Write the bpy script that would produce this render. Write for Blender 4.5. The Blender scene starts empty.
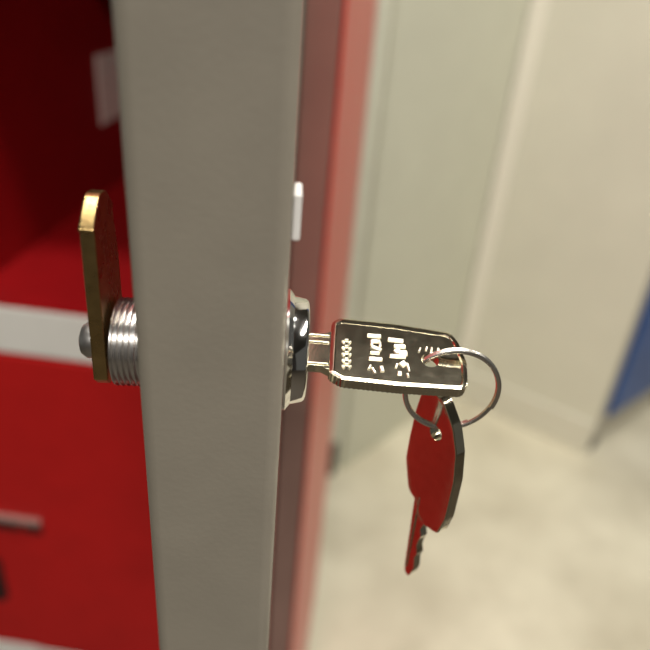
import bpy, bmesh, math, random
from mathutils import Vector, Matrix
random.seed(7)
sc = bpy.context.scene
COL = sc.collection
H = 1.15                     # camera height above the floor

# ------------------------------------------------------------------ materials
def nodes(name):
    m = bpy.data.materials.new(name); m.use_nodes = True
    nt = m.node_tree
    return m, nt, nt.nodes['Principled BSDF']

def mat(name, col, rough=0.5, metal=0.0, var=0.0, scale=40.0, bump=0.0, bscale=400.0, rvar=0.0, spec=0.5, coat=0.0):
    m, nt, b = nodes(name)
    b.inputs['Base Color'].default_value = (*col, 1)
    b.inputs['Roughness'].default_value = rough
    b.inputs['Metallic'].default_value = metal
    b.inputs['Specular IOR Level'].default_value = spec
    b.inputs['Coat Weight'].default_value = coat
    b.inputs['Coat Roughness'].default_value = 0.12
    tc = nt.nodes.new('ShaderNodeTexCoord')
    if var or rvar:
        n = nt.nodes.new('ShaderNodeTexNoise'); n.inputs['Scale'].default_value = scale
        n.inputs['Detail'].default_value = 5
        nt.links.new(tc.outputs['Object'], n.inputs['Vector'])
        if var:
            r = nt.nodes.new('ShaderNodeValToRGB')
            r.color_ramp.elements[0].position = .3; r.color_ramp.elements[1].position = .7
            r.color_ramp.elements[0].color = (*[c*(1-var) for c in col], 1)
            r.color_ramp.elements[1].color = (*[min(1, c*(1+var)) for c in col], 1)
            nt.links.new(n.outputs['Fac'], r.inputs['Fac']); nt.links.new(r.outputs['Color'], b.inputs['Base Color'])
        if rvar:
            mr = nt.nodes.new('ShaderNodeMapRange')
            mr.inputs['To Min'].default_value = max(0.02, rough-rvar); mr.inputs['To Max'].default_value = rough+rvar
            nt.links.new(n.outputs['Fac'], mr.inputs['Value']); nt.links.new(mr.outputs['Result'], b.inputs['Roughness'])
    if bump:
        n2 = nt.nodes.new('ShaderNodeTexNoise'); n2.inputs['Scale'].default_value = bscale
        bp = nt.nodes.new('ShaderNodeBump'); bp.inputs['Strength'].default_value = bump; bp.inputs['Distance'].default_value = 0.0006
        nt.links.new(tc.outputs['Object'], n2.inputs['Vector'])
        nt.links.new(n2.outputs['Fac'], bp.inputs['Height']); nt.links.new(bp.outputs['Normal'], b.inputs['Normal'])
    return m

M = {
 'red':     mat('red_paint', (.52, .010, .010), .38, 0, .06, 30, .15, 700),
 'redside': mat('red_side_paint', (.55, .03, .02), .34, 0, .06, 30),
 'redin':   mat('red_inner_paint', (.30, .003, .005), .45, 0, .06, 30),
 'grey':    mat('grey_edge_paint', (.285, .255, .205), .42, 0, .05, 60, .06, 900),
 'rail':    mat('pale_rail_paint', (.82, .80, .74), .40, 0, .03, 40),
 'post':    mat('post_shade_bounce', (.31, .185, .15), .35, 0, .05, 40),  # grey post; shade and the red door's bounce are mixed into this colour
 'chrome':  mat('chrome', (.80, .79, .77), .10, 1, 0, 300, 0, 0, .03),
 'steel':   mat('steel', (.74, .72, .69), .34, 1, 0, 300, 0, 0, .06),
 'brass':   mat('brass_plate', (.60, .42, .18), .28, 1, .12, 250, .05, 1500, .06),
 'nickel':  mat('nickel', (.66, .61, .47), .12, 1, .06, 400, .02, 1800, .03),
 'ring':    mat('ring_steel', (.84, .80, .73), .26, 1, 0, 300, 0, 0, .05),
 'plate':   mat('white_plate', (.85, .83, .80), .3),
 'dark':    mat('dark_plastic', (.035, .010, .009), .5),
 'cab':     mat('grey_cabinet_paint', (.55, .55, .44), .45, 0, .03, 12),
 'cabedge': mat('cabinet_edge_paint', (.62, .62, .51), .40, 0, .03, 12),
 'wall':    mat('beige_wall', (.66, .645, .53), .38, 0, .03, 8),
 'wallfar': mat('far_wall', (.55, .53, .46), .7, 0, .03, 6),
 'base':    mat('baseboard_paint', (.67, .65, .54), .45, 0, .03, 12),
 'blue':    mat('blue_paint', (.016, .070, .25), .40, 0, .12, 8),
 'plinth':  mat('plinth_paint', (.42, .39, .32), .5, 0, .05, 20),
 'foot':    mat('black_foot', (.06, .055, .045), .6),
 'marks':   mat('glint_marks', (.80, .76, .64), .36, 1),  # paler, rougher copy of the key metal; lamp glints put into its colour
 'ceil':    mat('ceiling_paint', (.09, .09, .08), .8, 0, .03, 5),
 'patch': mat('pale_patch', (.92, .78, .70), .35),
 'sheen_strip': mat('sheen_strip_paint', (.78, .75, .64), .4),
 'holder':  mat('holder_metal', (.45, .25, .22), .4),
 'thread':  mat('thread_steel', (.82, .80, .78), .24, 1),
 'floorshade': mat('floor_shade', (.05, .040, .027), .7),
 'wallfront_added': mat('dark_reflection_wall', (.05, .045, .04), .7),
}
def floor_mat():
    m, nt, b = nodes('mottled_floor')
    tc = nt.nodes.new('ShaderNodeTexCoord')
    n = nt.nodes.new('ShaderNodeTexNoise'); n.inputs['Scale'].default_value = 4.0; n.inputs['Detail'].default_value = 6; n.inputs['Roughness'].default_value = .6
    r = nt.nodes.new('ShaderNodeValToRGB')
    e = r.color_ramp.elements
    e[0].position = .30; e[0].color = (.52, .48, .36, 1); e[1].position = .70; e[1].color = (.78, .74, .58, 1)
    nt.links.new(tc.outputs['Object'], n.inputs['Vector']); nt.links.new(n.outputs['Fac'], r.inputs['Fac'])
    nt.links.new(r.outputs['Color'], b.inputs['Base Color'])
    b.inputs['Roughness'].default_value = .38
    return m
M['floor'] = floor_mat()

# ------------------------------------------------------------------ mesh helpers
def world_of(o):
    v = Vector(o.location)
    while o.parent: o = o.parent; v += o.location
    return v

def obj(name, bm, m, parent=None, origin=None, bevel=0, seg=2, smooth=True, angle=35):
    """links the bmesh (built in world coordinates) as ONE mesh object"""
    bmesh.ops.remove_doubles(bm, verts=bm.verts, dist=1e-7)
    bmesh.ops.recalc_face_normals(bm, faces=bm.faces)
    if origin is None:
        xs = [v.co for v in bm.verts]
        origin = Vector(((min(v.x for v in xs)+max(v.x for v in xs))/2, (min(v.y for v in xs)+max(v.y for v in xs))/2, min(v.z for v in xs)))
    origin = Vector(origin)
    bmesh.ops.translate(bm, verts=bm.verts, vec=-origin)
    me = bpy.data.meshes.new(name); bm.to_mesh(me); bm.free()
    me.materials.append(m)
    o = bpy.data.objects.new(name, me); COL.objects.link(o)
    if parent:
        o.parent = parent; o.location = origin - world_of(parent)
    else:
        o.location = origin
    if smooth:
        for p in me.polygons: p.use_smooth = True
        if hasattr(me, 'set_sharp_from_angle'): me.set_sharp_from_angle(angle=math.radians(angle))
    if bevel:
        b = o.modifiers.new('bevel', 'BEVEL'); b.width = bevel; b.segments = seg; b.limit_method = 'ANGLE'; b.angle_limit = math.radians(40)
        b.harden_normals = True
    return o

def empty(name, loc, label, cat, group=None):
    o = bpy.data.objects.new(name, None); COL.objects.link(o); o.location = loc
    o.empty_display_size = .05
    o['label'] = label; o['category'] = cat
    if group: o['group'] = group
    return o

class Frame:
    """origin + three axes (a, b, c) in world space"""
    def __init__(s, o, a, b, c): s.o, s.a, s.b, s.c = Vector(o), Vector(a).normalized(), Vector(b).normalized(), Vector(c).normalized()
    def __call__(s, x, y, z): return s.o + s.a*x + s.b*y + s.c*z

W = Frame((0, 0, 0), (1, 0, 0), (0, 1, 0), (0, 0, 1))

def box(bm, F, x0, x1, y0, y1, z0, z1):
    v = [bm.verts.new(F(x, y, z)) for x in (x0, x1) for y in (y0, y1) for z in (z0, z1)]
    for q in ((0,1,3,2),(4,6,7,5),(0,4,5,1),(2,3,7,6),(0,2,6,4),(1,5,7,3)): bm.faces.new([v[i] for i in q])

def lathe(bm, F, prof, n=64, closed=True):
    """prof: (axial, radius) along F.a"""
    rings = []
    for x, r in prof:
        if r < 1e-9: rings.append([bm.verts.new(F(x, 0, 0))]); continue
        rings.append([bm.verts.new(F(x, r*math.cos(2*math.pi*k/n), r*math.sin(2*math.pi*k/n))) for k in range(n)])
    for A, B in zip(rings, rings[1:]):
        for k in range(n):
            k2 = (k+1) % n
            if len(A) == 1 and len(B) == 1: continue
            if len(A) == 1: bm.faces.new((A[0], B[k], B[k2]))
            elif len(B) == 1: bm.faces.new((A[k], B[0], A[k2]))
            else: bm.faces.new((A[k], B[k], B[k2], A[k2]))

def loft(bm, loops, cap=True):
    """loops: lists of world points with equal counts, closed sideways"""
    R = [[bm.verts.new(p) for p in L] for L in loops]
    n = len(R[0])
    for A, B in zip(R, R[1:]):
        for k in range(n): bm.faces.new((A[k], A[(k+1) % n], B[(k+1) % n], B[k]))
    if cap:
        bm.faces.new(R[0][::-1]); bm.faces.new(R[-1])
    return R

def tube(bm, pts, r, n=10, flat=1.0, axis=None):
    rings = []
    N = len(pts)
    for i, p in enumerate(pts):
        t = (pts[min(i+1, N-1)] - pts[max(i-1, 0)]).normalized()
        s = axis.cross(t).normalized() if axis else t.orthogonal().normalized()
        w = t.cross(s).normalized()
        rings.append([p + s*(r*math.cos(2*math.pi*k/n)) + w*(r*flat*math.sin(2*math.pi*k/n)) for k in range(n)])
    loft(bm, rings)

def plate_with_hole(bm, F, outer, hole, z0, z1):
    """outer, hole: 2-D loops; the flat plate between z0 and z1 with a through hole"""
    lids = []
    for z in (z0, z1):
        A = [bm.verts.new(F(x, y, z)) for x, y in outer]; B = [bm.verts.new(F(x, y, z)) for x, y in hole]
        es = [bm.edges.new((L[i], L[(i+1) % len(L)])) for L in (A, B) for i in range(len(L))]
        bmesh.ops.triangle_fill(bm, use_beauty=True, edges=es)
        lids.append((A, B))
    for k in (0, 1):
        P, Q = lids[0][k], lids[1][k]
        for i in range(len(P)):
            j = (i+1) % len(P); bm.faces.new((P[i], P[j], Q[j], Q[i]))

def resample(poly, step):
    out = []
    for i in range(len(poly)):
        a, b = Vector(poly[i]), Vector(poly[(i+1) % len(poly)])
        n = max(1, round((b-a).length/step))
        out += [tuple(a.lerp(b, k/n)) for k in range(n)]
    return out

def offset(poly, d):
    """moves every point of a counter-clockwise loop inwards by d"""
    out = []; n = len(poly)
    for i in range(n):
        a, p, b = Vector(poly[i-1]), Vector(poly[i]), Vector(poly[(i+1) % n])
        t = (b-a)
        if t.length < 1e-9: out.append(poly[i]); continue
        t.normalize(); out.append((p.x - t.y*d, p.y + t.x*d))
    return out

def rounded(poly, r, seg=4):
    """rounds the corners of a loop"""
    out = []; n = len(poly)
    for i in range(n):
        a, p, b = Vector(poly[i-1]), Vector(poly[i]), Vector(poly[(i+1) % n])
        d = min(r, (a-p).length*.45, (b-p).length*.45)
        s, e = p + (a-p).normalized()*d, p + (b-p).normalized()*d
        for k in range(seg+1):
            t = k/seg; q = s*(1-t)**2 + p*(2*t*(1-t)) + e*t*t
            out.append((q.x, q.y))
    return out

# ------------------------------------------------------------------ the setting
def structure(o): o['kind'] = 'structure'; return o
bm = bmesh.new(); box(bm, W, -3.2, 3.2, .50, 3.2, -.05, 0); structure(obj('floor', bm, M['floor'], origin=(0, 0, 0)))
bm = bmesh.new(); box(bm, W, -3.2, 3.2, -3.2, .4995, -.05, 0); structure(obj('floor', bm, M['floorshade'], origin=(0, 0, 0)))  # unseen floor painted dark, standing in for shade reflected in lock and keys
bm = bmesh.new(); box(bm, W, -3.2, 3.2, -3.2, 3.2, 2.60, 2.65); structure(obj('ceiling', bm, M['ceil']))
bm = bmesh.new(); box(bm, W, -3.2, 3.2, 3.2, 3.25, 0, 2.6); structure(obj('wall_back', bm, M['wallfar']))
bm = bmesh.new(); box(bm, W, -3.2, 3.2, -3.25, -3.2, 0, 2.6); structure(obj('wall_front_added', bm, M['wallfront_added']))  # unseen wall, added dark so the chrome reflects black

# corner of beige partition and grey cabinet
A = Vector((-.0411, 1.2667, 0)); Cc = Vector((.281, 1.7192, 0)); B = Vector((.6601, 1.4993, 0))
d = (B-Cc).normalized(); nrm = Vector((-d.y, d.x, 0))
if nrm.y < 0: nrm = -nrm
P = Frame(Cc, d, nrm, (0, 0, 1)); Lw = (B-Cc).length
bm = bmesh.new(); box(bm, P, .006, Lw, 0, .012, 0, 2.6); structure(obj('wall_right', bm, M['wall']))
bm = bmesh.new(); box(bm, P, .02, Lw, -.012, -.0005, 0, .105); structure(obj('baseboard_right', bm, M['base'], bevel=.004))
bm = bmesh.new(); box(bm, P, .008, .052, -.010, -.0005, .106, 2.6); structure(obj('sheen_strip_1', bm, M['sheen_strip'], bevel=.006, seg=3))  # pale strip added to paint the highlight beside the wall corner

# ------------------------------------------------------------------ grey cabinet
d2 = (Cc-A).normalized(); n2 = Vector((-d2.y, d2.x, 0)); Lc = (Cc-A).length
G = Frame(A, d2, n2, (0, 0, 1))
cab = empty('storage_cabinet', G(Lc/2, .2, 0), 'tall plain grey beige metal cabinet standing on the floor behind the keys', 'cabinet')
bm = bmesh.new()
box(bm, G, 0, Lc-.006, .004, .42, 0.0, 1.95)
obj('body', bm, M['cabedge'], cab, bevel=.003)
bm = bmesh.new(); box(bm, G, .036, Lc-.012, -.010, .0035, .0, 1.93); obj('door', bm, M['cab'], cab, bevel=.003)
bm = bmesh.new(); box(bm, G, -.004, .014, -.004, .0035, 0, .10); box(bm, G, -.004, -.0005, -.004, .030, 0, .10)
f = obj('foot', bm, M['foot'], cab); f['label'] = 'dark corner foot'

# ------------------------------------------------------------------ blue locker
a3 = math.radians(46); d3 = Vector((math.cos(a3), math.sin(a3), 0)); n3 = Vector((-d3.y, d3.x, 0))
Q = Frame(B + Vector((.012, .006, 0)), d3, n3, (0, 0, 1))
bl = empty('cabinet', Q(.22, .2, 0), 'blue fronted grey metal cabinet on low feet at the right edge', 'cabinet')
bm = bmesh.new(); box(bm, Q, 0, .45, .003, .42, .045, 1.78); obj('body', bm, M['plinth'], bl, bevel=.002)
bm = bmesh.new(); box(bm, Q, .016, .434, -.014, .0025, .125, 1.76); o = obj('door', bm, M['blue'], bl, bevel=.003); o['label'] = 'blue door'
for x in (.0, .415):
    for y in (.004, .385):
        bm = bmesh.new(); box(bm, Q, x, x+.035, y, y+.035, 0, .0445); o = obj('foot', bm, M['foot'], bl); o['label'] = 'short dark foot'

# ------------------------------------------------------------------ red locker
FY = .410                     # front plane of the closed doors
XR, XL = -.0325, -.3725       # outer sides
ZS = [.030, .437-.0, .482-.0]
lk = empty('locker', ((XR+XL)/2, FY+.22, 0), 'red metal locker whose middle door stands wide open, pale rails between the doors', 'locker')
BK = .865
z_rail = [H-.293-.375-.045, H-.293-.0, H+.127, H+.547]       # lower edge of each rail
z_rail[0] = H-.713
# side, back, top sheets
bm = bmesh.new(); box(bm, W, XR-.002, XR, FY+.0006, BK, .05, H+.592); o = obj('side_panel', bm, M['redside'], lk); o['label'] = 'glossy red outer side'
bm = bmesh.new(); box(bm, W, XL, XL+.002, FY+.0006, BK, .05, H+.592); obj('side_panel', bm, M['redside'], lk)
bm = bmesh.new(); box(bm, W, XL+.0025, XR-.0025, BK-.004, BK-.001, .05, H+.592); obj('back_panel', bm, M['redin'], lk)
bm = bmesh.new(); box(bm, W, XL, XR, FY, BK, H+.5925, H+.5945); obj('top_panel', bm, M['redside'], lk)
bm = bmesh.new(); box(bm, W, XL+.01, XR-.01, FY+.02, BK-.01, 0, .0495); obj('plinth', bm, M['foot'], lk)
# right post beside the hinges, and the left post behind the doors
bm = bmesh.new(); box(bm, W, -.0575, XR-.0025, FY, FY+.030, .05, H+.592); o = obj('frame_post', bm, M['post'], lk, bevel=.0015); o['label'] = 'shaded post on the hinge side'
bm = bmesh.new(); box(bm, W, XL+.0025, -.312, FY+.030, FY+.034, .05, H+.592); obj('frame_post', bm, M['rail'], lk)
# horizontal rails
for z in (.05, H-.719, H-.293, H+.127, H+.547):
    bm = bmesh.new(); box(bm, W, XL+.0025, -.0580, FY, FY+.028, z+.0002, z+.0432); o = obj('frame_rail', bm, M['rail'], lk, bevel=.0025, seg=3)
    o['label'] = 'pale grey rail'
# inner walls and shelves of the compartments
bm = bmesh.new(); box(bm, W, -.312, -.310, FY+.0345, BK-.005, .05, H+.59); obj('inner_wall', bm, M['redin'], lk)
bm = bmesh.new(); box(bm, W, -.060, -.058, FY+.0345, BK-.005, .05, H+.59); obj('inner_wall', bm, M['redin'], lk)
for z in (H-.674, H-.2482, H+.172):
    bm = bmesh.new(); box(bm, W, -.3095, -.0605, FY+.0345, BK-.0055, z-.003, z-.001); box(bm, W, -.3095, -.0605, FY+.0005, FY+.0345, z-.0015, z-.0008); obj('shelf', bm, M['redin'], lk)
bm = bmesh.new(); box(bm, W, -.3098, -.3088, .690, .765, H-.176, H-.106); o = obj('patch', bm, M['patch'], lk); o['label'] = 'pale patch on the inner wall'  # thin pale rectangle on the inner wall
# closed doors: overlay on the left post, level with the rails
doors_z = [(.096, H-.7205), (H-.6730, H-.2945), (H+.1735, H+.5455)]
for i, (z0, z1) in enumerate(doors_z):
    bm = bmesh.new(); box(bm, W, XL+.004, -.0605, FY, FY+.026, z0, z1)
    o = obj('door', bm, M['red'], lk, bevel=.002); o['label'] = 'closed red door'
    zc = z0 + .1985
    # label holder: pale lip with a dark slot underneath
    bm = bmesh.new(); box(bm, W, -.350, -.2765, FY-.0045, FY-.0003, zc-.0060, zc+.0005); h = obj('label_holder', bm, M['holder'], o, bevel=.001); h['label'] = 'pale label lip'
    bm = bmesh.new(); box(bm, W, -.349, -.2985, FY-.0020, FY-.0003, zc-.0185, zc-.0063); box(bm, W, -.2945, -.2775, FY-.0020, FY-.0003, zc-.0185, zc-.0063)
    h = obj('slot', bm, M['dark'], o); h['label'] = 'dark slot under the lip'
    # dark oval grip
    bm = bmesh.new()
    pts = [(-.3395 + .0125*math.cos(t)*(1 if abs(math.cos(t)) > 0 else 1), zc-.093 + (.022 if math.sin(t) > 0 else -.022) + .0125*math.sin(t)) for t in [2*math.pi*(k+.5)/32 for k in range(32)]]
    loft(bm, [[Vector((x, FY-.0003, z)) for x, z in pts], [Vector((x, FY-.0015, z)) for x, z in pts]])
    h = obj('grip', bm, M['dark'], o); h['label'] = 'dark oval grip'

# ---- open door: u runs from the camera side to the hinge, n is the outward normal of its front
a = math.radians(8.4)
U = Vector((-math.sin(a), math.cos(a), 0)); N = Vector((math.cos(a), math.sin(a), 0)); Z = Vector((0, 0, 1))
D = Frame((0, 0, H), N, U, Z)
zd0, zd1 = -.246, .125
nf, nb = .0009, -.0256
u0, u1 = .098, .409
bm = bmesh.new(); box(bm, D, nb+.00003, nf-.00003, u0, u1, zd0, zd1)
od = obj('door', bm, M['grey'], lk, bevel=.0028, seg=5); od['label'] = 'open door seen on its grey edge'
bm = bmesh.new(); box(bm, D, nf-.00002, nf, u0+.012, u1-.003, zd0+.003, zd1-.003); o = obj('front_skin', bm, M['red'], od); o['label'] = 'red painted front'
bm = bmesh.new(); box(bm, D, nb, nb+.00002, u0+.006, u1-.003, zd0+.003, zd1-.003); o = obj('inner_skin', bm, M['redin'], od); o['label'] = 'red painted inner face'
bm = bmesh.new(); box(bm, D, nf+.00002, nf+.0014, u0+.0035, u0+.010, -.0415, -.0333); o = obj('number_plate', bm, M['plate'], od, bevel=.0004); o['label'] = 'small white plate'
for z in (-.20, .07):
    bm = bmesh.new(); lathe(bm, Frame(D(nf-.004, u1+.004, z), Z, N, U), [(0, 0), (0, .003), (.04, .003), (.04, 0)], 16); obj('hinge', bm, M['steel'], od)

# ---- cam lock through the open door
LU, LZ = u0+.018, -.0717
K = Frame(D(0, LU, LZ), N, U, Z)
bm = bmesh.new(); t0 = nb-.0077
prof = [(t0, 0), (t0, .0078)]
x = t0
while x < nb-.0015:
    prof += [(x+.0001, .0083), (x+.0004, .0091), (x+.0007, .0091), (x+.0010, .0083)]; x += .0011
prof += [(nb-.0003, .0086), (nb-.0003, 0)]
lathe(bm, K, prof, 72); lock = obj('cam_lock', bm, M['thread'], lk, angle=50); lock['label'] = 'chrome threaded lock barrel'
bm = bmesh.new()
lathe(bm, K, [(nf+.0001, 0), (nf+.0001, .0126), (nf+.0006, .0127), (nf+.0010, .0122), (nf+.0016, .0114), (nf+.0040, .0108), (nf+.0045, .0104), (nf+.0047, .0098), (nf+.0047, .0066), (nf+.0042, .0062), (nf+.0042, 0)], 96)
o = obj('flange', bm, M['chrome'], lock); o['label'] = 'polished chrome collar on the door front'
# brass cam: plate with a rounded upper end
bm = bmesh.new(); hw = .0078
pl = [(-hw+.002, -.0066), (hw-.002, -.0066), (hw, -.0045), (hw, .0165)]
pl += rounded([(hw, .0262), (.0030, .0312), (-.0015, .0316), (-hw, .0264)], .0015, 4)
pl += [(-hw, -.0045)]
pl = [p for i, p in enumerate(pl) if (Vector(p)-Vector(pl[i-1])).length > 1e-6]
c1, c0 = t0-.0005, t0-.0033
loft(bm, [[K(c0, x, y) for x, y in pl], [K(c1, x, y) for x, y in pl]])
o = obj('cam', bm, M['brass'], lock, bevel=.0004); o['label'] = 'brass cam plate with a rounded top'
# screw and washer at the end
bm = bmesh.new(); s0 = c0-.0001
lathe(bm, K, [(s0, 0), (s0, .0046), (s0-.0008, .0046), (s0-.0008, .0038), (s0-.0024, .0038), (s0-.0035, .0031), (s0-.0041, .0016), (s0-.0041, 0)], 40)
o = obj('screw', bm, M['steel'], lock); o['label'] = 'round steel screw head'

# ------------------------------------------------------------------ keys
def bar(bm, F, cx, cy, lx, ly, rot, z0, z1, tip=0):
    c, s = math.cos(rot), math.sin(rot)
    def ring(kx, ky, z): return [F(cx + (x*c-y*s), cy + (x*s+y*c), z) for x, y in ((-kx, -ky), (kx, -ky), (kx, ky), (-kx, ky))]
    e = .12e-3
    T = ring(max(lx/2-e, e), max(ly/2-e, e), z1)
    if tip: T = [q - F.c*(tip*(ly-2*e) if i in (0, 1) else 0) for i, q in enumerate(T)]   # the top slopes to catch the lamp
    loft(bm, [ring(lx/2, ly/2, z0), ring(lx/2, ly/2, z1-e-(abs(tip)*ly)), T])

def make_key(F, label, bowpoly, hole_xy, hole_r, blade, marks, thick=2.8e-3, rec=.4e-3):
    """F: x along the key from the shoulder to the bow end, y across, z the face normal"""
    root = empty('key', F(hole_xy[0], hole_xy[1], 0), label, 'key', None)
    t = thick/2
    base = resample(rounded(bowpoly, .8e-3), .48e-3)
    n = len(base)
    ser = [p for p in base]
    knurl = offset(base, .17e-3)
    out = [(ser[i] if i % 2 else knurl[i]) for i in range(n)]
    cham = offset(base, .6e-3); inner = offset(base, 1.0e-3); inner2 = offset(base, 1.25e-3)
    bm = bmesh.new()
    L = lambda poly, z: [F(x, y, z) for x, y in poly]
    loft(bm, [L(inner2, -t+rec), L(inner, -t), L(cham, -t), L(out, -t+.18e-3), L(out, t-.18e-3), L(cham, t), L(inner, t), L(inner2, t-rec)], cap=False)
    small = resample(rounded(offset(rounded(bowpoly, .8e-3), 1.2e-3), .3e-3, 1), 1.2e-3)
    hole = [(hole_xy[0]+hole_r*math.cos(-2*math.pi*k/24), hole_xy[1]+hole_r*math.sin(-2*math.pi*k/24)) for k in range(24)]
    plate_with_hole(bm, F, small, hole, -t+rec, t-rec)
    obj('bow', bm, M['nickel'], root, origin=F(0, 0, 0), angle=30)
    bm = bmesh.new()
    bt = 1.05e-3
    loft(bm, [L(blade['poly'], -bt), L(blade['poly'], bt)])
    for y, w in blade['ridges']:
        bar(bm, F, blade['x'], y, blade['len'], w, 0, bt, bt+.35e-3); bar(bm, F, blade['x'], y, blade['len'], w, 0, -bt, -bt-.35e-3)
    obj('blade', bm, M['nickel'], root, origin=F(0, 0, 0), bevel=.12e-3, angle=30)
    if marks:
        bm = bmesh.new()
        for m in marks: bar(bm, F, m[0]*1e-3, m[1]*1e-3, m[2]*.88e-3, m[3]*.80e-3, math.radians(m[4]), t-.42e-3, t-.02e-3, random.choice((0, .04, .08)))
        o = obj('stamped_marks', bm, M['marks'], root, origin=F(0, 0, 0), angle=20); o['label'] = 'raised stamped characters'
    return root

mm = 1e-3
# key in the lock: nearly horizontal, its face tipped a little towards the camera
el = math.radians(75)
KN = (-U*math.cos(el) + Z*math.sin(el)); KV = (U*math.sin(el) + Z*math.cos(el))
yw = math.radians(-2.0)
kx = N*math.cos(yw) + KV*math.sin(yw); ky = -N*math.sin(yw) + KV*math.cos(yw)
F1 = Frame(D(.0102, LU, LZ) - KV*.0004, kx, ky, KN)
bow1 = [(0, -6.6), (2.6, -8.3), (14, -8.8), (27.2, -8.6), (28.4, -7.0), (29.0, -1.2), (27.9, 4.8), (26.4, 7.7), (14, 9.1), (2.2, 9.6), (.4, 8.0)]
bow1 = [(x*mm, y*mm) for x, y in bow1]
blade1 = dict(poly=[(-24*mm, -2.0*mm), (-22*mm, -4.2*mm), (-4*mm, -4.6*mm), (-1.5*mm, -4.8*mm), (0.9*mm, -6.2*mm), (.9*mm, 5.6*mm), (-1.2*mm, 4.6*mm), (-22*mm, 4.2*mm), (-24*mm, 2.0*mm)],
              ridges=[(4.0*mm, .7*mm), (2.0*mm, .7*mm), (-4.0*mm, .8*mm)], x=-10*mm, len=20*mm)
marks1 = []
# small linked oval at the shoulder side
for y in (2.3, .5, -1.3, -3.1, -4.6): marks1 += [(3.0, y, .5, 1.2, 25), (4.3, y, .5, 1.2, -25), (3.65, y+.75, 1.0, .4, 0)]
# first column of characters
marks1 += [(9.6, 5.0, 3.4, .9, 0), (9.9, 3.4, 2.2, .8, 0), (9.0, 2.9, .6, 1.6, 0), (10.8, 2.6, .6, 1.5, 0), (9.9, 1.2, 2.6, 1.3, -25), (9.6, .0, 2.2, .6, 0),
           (9.7, -1.7, 3.2, .8, 0), (10.9, -4.4, .9, 1.8, 10), (9.2, -5.0, .6, 2.0, 25), (8.4, -4.2, .5, 1.6, -20)]
# second column
marks1 += [(14.2, 4.2, 3.8, 1.0, -4), (15.0, 2.4, 2.8, 1.0, 0), (14.4, .9, 1.6, 1.5, 35), (15.6, .5, 2.0, 1.5, 0), (14.4, -.5, 3.8, .8, 0),
           (15.4, -2.6, 1.6, 1.6, 40), (16.4, -3.4, .5, 2.6, 10), (14.0, -3.2, .5, 1.4, -15), (14.5, -5.2, .9, 1.0, 0), (16.2, -5.6, .5, 1.2, 10)]
# four short strokes beside the hole
marks1 += [(19.2, 1.8, .4, 1.6, -20), (20.7, 2.3, .5, 1.2, -15), (21.8, 2.3, .5, 1.2, -10), (23.2, 2.2, .6, 1.1, -10), (22.4, 1.0, 2.6, .5, 0)]
key1 = make_key(F1, 'silver coloured key pushed into the lock of the open door', bow1, (21.2*mm, -.9*mm), 1.9*mm, blade1, marks1)

# ring: two coils of wire in an upright plane
ru = .1145
RC = D(.0375, ru, -.0791); R0 = .0101
bm = bmesh.new(); pts = []
turns = 1.9; steps = 150; st = math.radians(-22)
for i in range(steps+1):
    t = i/steps; th = st + t*turns*2*math.pi
    pts.append(RC + N*(R0*math.cos(th)) + Z*(R0*math.sin(th)) + U*((t-.5)*1.0*mm))
tube(bm, pts, .58*mm, 10, .85, U)
ring = obj('key_ring', bm, M['ring'], None); ring['label'] = 'thin steel split ring joining the two keys'; ring['category'] = 'key ring'

# hanging key: upright, turned so that its face looks to the red door
b = math.radians(58)
W2 = N*math.cos(b) - U*math.sin(b)
N2 = Z.cross(W2)          # towards the camera, left
if N2.dot(U) > 0: N2 = -N2
HP = D(.0365, ru, -.0889)
F2 = Frame(HP - Z*.0265, Z, W2, N2)     # x upwards, y to the right
F2 = Frame(HP - Z*.0215, Z, W2, N2)
bow2 = [(0.2, -3.2), (3.5, -4.2), (7.5, -5.4), (14, -5.4), (22, -5.0), (27.0, -4.3), (28.3, -2.0), (28.2, 0), (24.0, 3.6), (19, 5.6), (12, 6.6), (1, 6.6), (-4.2, 5.6), (-5.2, 1.8), (-4.8, .6), (-.6, -1.0)]
bow2 = [(x*mm, y*1.1*mm) for x, y in bow2][::-1]
blade2 = dict(poly=[(-26.6*mm, .6*mm), (-26.2*mm, -.7*mm), (-24*mm, -1.2*mm), (.8*mm, -2.4*mm), (.8*mm, 1.5*mm), (-6*mm, 1.9*mm), (-7*mm, 2.1*mm), (-9*mm, 1.5*mm), (-11*mm, 2.2*mm), (-13*mm, 1.6*mm), (-15*mm, 1.4*mm), (-17*mm, 2.1*mm), (-19*mm, 1.5*mm), (-22*mm, 2.0*mm), (-25*mm, 1.4*mm)],
              ridges=[(-.6*mm, .5*mm)], x=-12*mm, len=24*mm)
key2 = make_key(F2, 'second key hanging straight down from the split ring', bow2, (20.2*mm, .3*mm), 1.9*mm, blade2, None, 2.6e-3, .08e-3)

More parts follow.
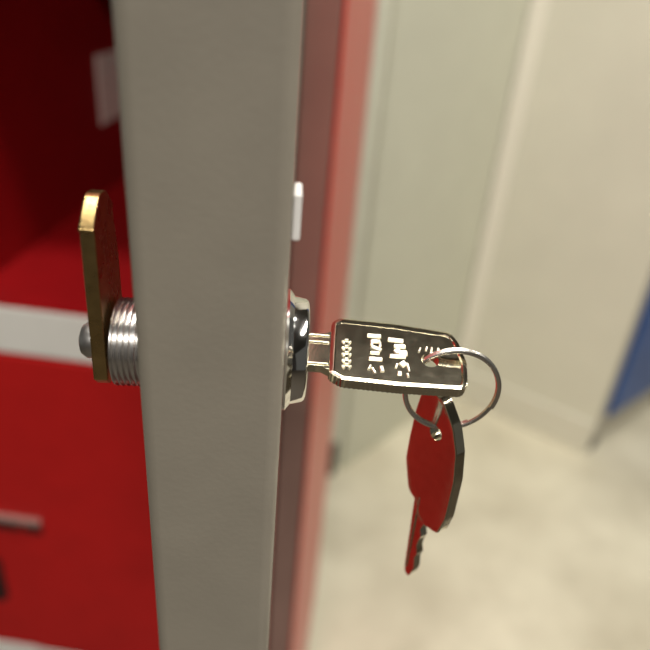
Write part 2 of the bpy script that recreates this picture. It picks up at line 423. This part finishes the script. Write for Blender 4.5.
# ------------------------------------------------------------------ light
def area(name, loc, size, power, col=(1, .955, .88), sy=None, rot=(0, 0, 0)):
    l = bpy.data.lights.new(name, 'AREA'); l.energy = power; l.color = col; l.shape = 'RECTANGLE'; l.size = size; l.size_y = sy or size
    o = bpy.data.objects.new(name, l); COL.objects.link(o); o.location = loc; o.rotation_euler = rot
    return o
area('ceiling_lamp', (.05, .50, 2.57), 1.2, 17, sy=.16)
area('ceiling_lamp', (.10, .02, 2.57), 1.2, 14, sy=.16)
area('ceiling_lamp', (.35, -1.7, 2.57), 1.2, 46, sy=.16)  # unseen lamp behind the camera, added to light locker front and compartment
area('ceiling_lamp', (1.5, .45, 2.57), .16, 20, sy=1.2)
w = bpy.data.worlds.new('room_air'); sc.world = w; w.use_nodes = True
w.node_tree.nodes['Background'].inputs['Color'].default_value = (.9, .88, .8, 1)
w.node_tree.nodes['Background'].inputs['Strength'].default_value = .07

# ------------------------------------------------------------------ camera
f = 650.0; Ln = math.hypot(104, 1152); p = math.atan(f/Ln); roll = math.atan2(104, 1152); yaw = math.radians(4.0)
Rz = Matrix.Rotation(yaw, 3, 'Z')
fw = Rz @ Vector((0, math.cos(p), -math.sin(p))); r0 = Rz @ Vector((1, 0, 0)); d0 = Rz @ Vector((0, -math.sin(p), -math.cos(p)))
ix = r0*math.cos(roll) - d0*math.sin(roll); iy = r0*math.sin(roll) + d0*math.cos(roll)
R = Matrix((ix, -iy, -fw)).transposed()
cd = bpy.data.cameras.new('camera'); cam = bpy.data.objects.new('camera', cd); COL.objects.link(cam)
cam.matrix_world = Matrix.Translation((0, 0, H)) @ R.to_4x4()
cd.sensor_width = 36; cd.lens = 36*f/650; cd.clip_start = .005; cd.clip_end = 50
cd.dof.use_dof = True
cd.dof.focus_distance = fw.dot(D(.018, LU-.003, LZ) - Vector((0, 0, H)))
cd.dof.aperture_fstop = 10
sc.camera = cam
sc.view_settings.view_transform = 'Standard'; sc.view_settings.look = 'None'
sc.view_settings.gamma = 1; sc.view_settings.use_curve_mapping = False
sc.view_settings.exposure = 0.46
